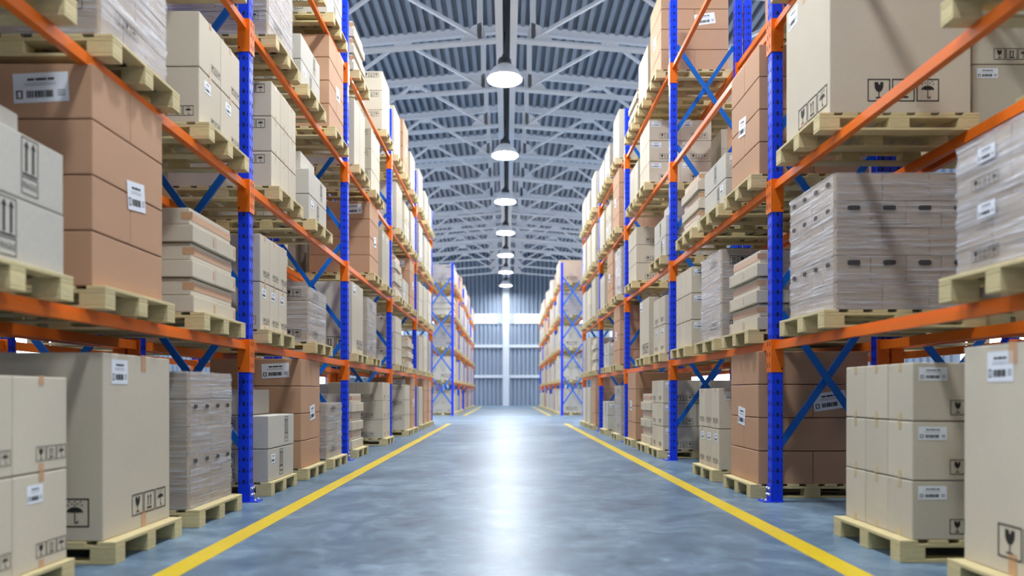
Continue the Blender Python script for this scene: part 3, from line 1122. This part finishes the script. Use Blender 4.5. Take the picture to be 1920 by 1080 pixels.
# columns, rails and windows of the far wall
mb = MB(); mb.box(-.27, .22, Y_F - .42, Y_F - .07, 0, 9.6)
struct('column', mb.mesh('column', [M['column']]), 'white steel column in the middle of the far wall', 'column')
for k, xx in enumerate((-8.0, -4.6, 4.6, 8.0)):
    mb = MB(); mb.box(xx - .2, xx + .2, Y_F - .4, Y_F - .07, 0, 10.2)
    struct('column', mb.mesh('column', [M['column']]), f'white steel column of the far wall, {["outer left", "inner left", "inner right", "outer right"][k]}', 'column')
for z, nm, lb in ((2.2, 'trim_1', 'lower'), (4.5, 'trim_2', 'upper')):
    mb = MB()
    for a, b in ((-X_W, -8.2), (-7.8, -4.8), (-4.4, -.28), (.23, 4.4), (4.8, 7.8), (8.2, X_W)):
        mb.box(a, b, Y_F - .25, Y_F - .07, z - .1, z + .12)
    struct(nm, mb.mesh(nm, [M['column']]), f'{lb} white steel rail across the far wall', 'wall rail')
wi = 1
for a, b, lb in ((-2.4, -.74, 'left of the centre column'), (.66, 2.6, 'right of the centre column'), (-7.6, -5.0, 'behind the left rack'), (5.0, 7.6, 'behind the right rack')):
    root = empty(f'window_{wi}', ((a + b) / 2, Y_F - .17, 6.6))
    tag(root, f'bright white strip window of the far wall, {lb}', 'window', None, 'structure')
    w = (b - a) / 2
    mb = MB(); rect(mb, -w, w, -.31, .31)
    me = MB(); me.face([(-w, 0, -.31), (w, 0, -.31), (w, 0, .31), (-w, 0, .31)])
    link('pane', me.mesh('pane', [M['daylight']], recalc=False), root)
    fr = MB()
    for q in ((-w - .06, w + .06, -.03, .03, .31, .38), (-w - .06, w + .06, -.03, .03, -.38, -.31), (-w - .06, -w, -.03, .03, -.31, .31), (w, w + .06, -.03, .03, -.31, .31)):
        fr.box(*q)
    link('window_frame', fr.mesh('window_frame', [M['column']]), root)
    wi += 1
mb = MB(); mb.box(-.72, -.275, Y_F - .16, Y_F - .07, 6.2, 7.0); mb.box(.225, .64, Y_F - .16, Y_F - .07, 6.2, 7.0)
struct('trim_3', mb.mesh('trim_3', [M['roof']]), 'white sheet panel between the two bright far windows', 'wall panel')
for s in (-1, 1):
    for k, (a, b) in enumerate(((8, 20), (34, 50))):
        root = empty(f'window_{wi}', (s * (X_W - .09), (a + b) / 2, 2.1))
        tag(root, f'bright strip window in the {SIDE[s]} side wall, {["nearer", "farther"][k]} one', 'window', None, 'structure')
        w = (b - a) / 2
        me = MB(); me.face([(0, -w, -.5), (0, w, -.5), (0, w, .5), (0, -w, .5)])
        link('pane', me.mesh('pane', [M['daylight']], recalc=False), root)
        fr = MB()
        for q in ((-.03, .03, -w, w, .5, .57), (-.03, .03, -w, w, -.57, -.5)):
            fr.box(*q)
        link('window_frame', fr.mesh('window_frame', [M['column']]), root)
        wi += 1

for s in (-1, 1):  # unseen glowing strips, framed like windows, added to lighten the roof
    for k, (a, b) in enumerate(((-6, 6.5), (8, 22), (24, 38), (40, 53))):
        root = empty(f'window_{wi}', (s * (X_W - .09), (a + b) / 2, 9.35))
        tag(root, f'added glowing fill strip near the roof, {SIDE[s]} side wall, {["nearest", "second", "third", "farthest"][k]} one', 'window', None, 'structure')
        w = (b - a) / 2
        me = MB(); me.face([(0, -w, -.7), (0, w, -.7), (0, w, .7), (0, -w, .7)])
        link('pane', me.mesh('pane', [M['roof_fill']], recalc=False), root)
        fr = MB()
        for q in ((-.03, .03, -w, w, .7, .77), (-.03, .03, -w, w, -.77, -.7)):
            fr.box(*q)
        link('window_frame', fr.mesh('window_frame', [M['column']]), root)
        wi += 1

# trusses
LOW = 9.72
def zl(x):
    return LOW - .082 * abs(x)
def zu(x):
    return RIDGE - PITCH * abs(x) - .10
def truss_meshes():
    out = []
    for s in (-1, 1):
        mb = MB()
        a, b = Vector((s * .26, 0, zl(.26))), Vector((s * 12.9, 0, zl(12.9)))
        up = Vector((0, 0, 1))
        mb.beam(a, b, .2, .035)                       # bottom flange
        mb.beam(a + up * .05, b + up * .05, .04, .075)
        out.append(('lower_chord', mb.mesh('lower_chord', [M['truss']])))
        mb = MB()
        mb.beam((0, 0, zu(0) - .19), (s * 12.9, 0, zu(12.9) - .19), .04, .19)
        mb.beam((0, 0, zu(0) - .29), (s * 12.9, 0, zu(12.9) - .29), .14, .025)
        mb.beam((0, 0, zu(0) - .08), (s * 12.9, 0, zu(12.9) - .08), .14, .025)
        out.append(('upper_chord', mb.mesh('upper_chord', [M['truss']])))
        mb = MB()
        x = s * .66
        mb.box(x - s * .06 - .013, x - s * .06 + .013, -.055, .055, zl(.66) + .09, zu(.66) - .3)
        mb.box(min(x - s * .047, x + s * .07), max(x - s * .047, x + s * .07), -.012, .012, zl(.66) + .09, zu(.66) - .3)
        out.append(('post', mb.mesh('post', [M['truss']])))
        nodes = [(.7, 0), (3.0, 1), (5.3, 0), (7.6, 1), (9.9, 0), (12.2, 1)]
        for (xa, ua), (xb, ub) in zip(nodes, nodes[1:]):
            mb = MB()
            pa = (s * xa, 0, zu(xa) - .31 if ua else zl(xa) + .1)
            pb = (s * xb, 0, zu(xb) - .31 if ub else zl(xb) + .1)
            mb.beam(pa, pb, .1, .02)
            mb.beam(Vector(pa) + Vector((0, 0, .045)), Vector(pb) + Vector((0, 0, .045)), .02, .08)
            out.append(('diagonal', mb.mesh('diagonal', [M['truss']])))
        for xg in (3.0, 7.6):
            mb = MB()
            z = zu(xg) - .31
            P = [(s * xg - .28, z), (s * xg - .14, z - .17), (s * xg + .14, z - .17), (s * xg + .28, z)]
            mb.prism(P, -.012, .012, 'y')
            out.append(('gusset_plate', mb.mesh('gusset_plate', [M['truss']])))
        mb = MB()
        P = [(s * .5, zl(.5) + .09), (s * 1.15, zl(1.15) + .09), (s * .85, zl(.85) + .42), (s * .6, zl(.6) + .5)]
        mb.prism(P, -.012, .012, 'y')
        out.append(('gusset_plate', mb.mesh('gusset_plate', [M['truss']])))
    return out
TM = truss_meshes()
ORD = ['first', 'second', 'third', 'fourth', 'fifth', 'sixth', 'seventh', 'eighth', 'ninth', 'tenth', 'eleventh', 'twelfth', 'thirteenth', 'fourteenth', 'fifteenth', 'sixteenth', 'seventeenth', 'eighteenth', 'nineteenth', 'twentieth', 'last']
for k in range(-6, 13):
    y = 17.5 + 2.8 * k
    root = empty('roof_truss', (0, y, 0))
    lb = f'{ORD[k]} pale steel roof truss from the near lamp towards the far wall' if k >= 0 else f'{ORD[-k-1]} pale steel roof truss before the near lamp, above the viewer'
    tag(root, lb, 'roof truss', None, 'structure')
    for nm, me in TM:
        link(nm, me, root)

mb = MB()                                             # twin ridge girder with a dark slot between
for s in (-1, 1):
    x0, x1 = sorted((s * .088, s * .262))
    mb.box(x0, x1, Y_A, Y_F - .5, LOW - .06, LOW - .035)
    x0, x1 = sorted((s * .09, s * .11))
    mb.box(x0, x1, Y_A, Y_F - .5, LOW - .035, LOW + .26)
    x0, x1 = sorted((s * .088, s * .2))
    mb.box(x0, x1, Y_A, Y_F - .5, LOW + .26, LOW + .28)
mb.box(-.09, .09, Y_A, Y_F - .5, LOW + .2, LOW + .215, 1)  # plate coloured dark to paint the shade deep in the slot
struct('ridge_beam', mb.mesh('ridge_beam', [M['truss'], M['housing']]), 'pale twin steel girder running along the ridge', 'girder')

# lamps
def lamp(x, y, label):
    root = empty('pendant_lamp', (x, y, 8.74))
    tag(root, label, 'lamp', 'pendant lamps of the hall')
    def shade():
        mb = MB()
        mb.lathe([(.43, 0), (.425, .03), (.40, .10), (.35, .19), (.28, .27), (.20, .335), (.155, .36), (.15, .35), (.195, .325), (.275, .26), (.345, .18), (.393, .09), (.418, .03), (.43, 0)], 36)
        return mb.mesh('lamp_shade', [M['shade']], smooth=40)
    def housing():
        mb = MB()
        mb.lathe([(.0001, .62), (.06, .62), (.07, .56), (.14, .52), (.165, .47), (.17, .37), (.16, .345), (.0001, .345)], 24)
        return mb.mesh('lamp_housing', [M['housing']], smooth=35)
    def lens():
        mb = MB()
        n = 32
        mb.face([(.40 * math.cos(2 * PI * k / n), -.40 * math.sin(2 * PI * k / n), .05) for k in range(n)])
        return mb.mesh('lamp_lens', [M['lens']], recalc=False)
    def rod():
        mb = MB()
        mb.lathe([(.0001, 1.18), (.02, 1.18), (.02, .62), (.0001, .62)], 10)
        return mb.mesh('hanging_rod', [M['housing']], smooth=35)
    for nm, f in (('lamp_shade', shade), ('lamp_housing', housing), ('lamp_lens', lens), ('hanging_rod', rod)):
        o = link(nm, cached(nm, f), root)
    return root
for k in range(-3, 7):
    y = 17.5 + 5.6 * k
    if k >= 0:
        lb = f'{ORD[k]} glowing white pendant lamp from the near end, over the aisle'
    else:
        lb = f'{ORD[-k-1]} glowing pendant lamp above the viewer, before the nearest seen lamp'
    lamp(-.045, y, lb)
for s in (-1, 1):
    for k in range(-2, 6):
        lamp(s * 6.9, 15.5 + 7.2 * k, f'{ORD[k+2]} glowing pendant lamp over the aisle behind the {SIDE[s]} racks')

# floor lines
for s, a in ((-1, 1.775), (1, 1.84)):
    for y0, y1, lb in ((-1.5, 21.9, 'near'), (29.6, 49.4, 'far')):
        mb = MB()
        mb.box(min(s * (a - .072), s * (a + .072)), max(s * (a - .072), s * (a + .072)), y0, y1, .0003, .0018)
        o = link('floor_line', mb.mesh('floor_line', [M['yellow']]))
        tag(o, f'painted yellow floor line along the {lb} {SIDE[s]} rack', 'floor marking', None, 'structure')

# ------------------------------------------------------------------ light, camera
w = bpy.data.worlds.new('World')
SC.world = w
w.use_nodes = True
bg = w.node_tree.nodes['Background']
bg.inputs['Color'].default_value = (0.80, 0.90, 1.0, 1)
bg.inputs['Strength'].default_value = 0.24

cam = bpy.data.cameras.new('camera')
co = bpy.data.objects.new('camera', cam)
COL.objects.link(co)
co.location = (0, 0, 0.953)
co.rotation_euler = (PI / 2, 0, 0)
cam.sensor_width = 36.0
cam.lens = 1320.0 / 1920.0 * 36.0
cam.shift_x = 10.5 / 1920.0
cam.shift_y = 197.0 / 1920.0
cam.clip_start = 0.05
cam.clip_end = 200
cam.dof.use_dof = True
cam.dof.focus_distance = 7.6
cam.dof.aperture_fstop = 0.95
SC.camera = co

vs = SC.view_settings
vs.view_transform = 'Standard'
vs.look = 'None'
vs.gamma = 1.0
vs.use_curve_mapping = False
vs.exposure = 0.42
SC.cycles.use_denoising = True
SC.cycles.max_bounces = 8
SC.cycles.diffuse_bounces = 4
SC.cycles.glossy_bounces = 3
SC.cycles.transparent_max_bounces = 12
SC.cycles.sample_clamp_indirect = 6.0
SC.cycles.caustics_reflective = False
SC.cycles.caustics_refractive = False
print('COUNTS', COUNT, len(SC.objects))
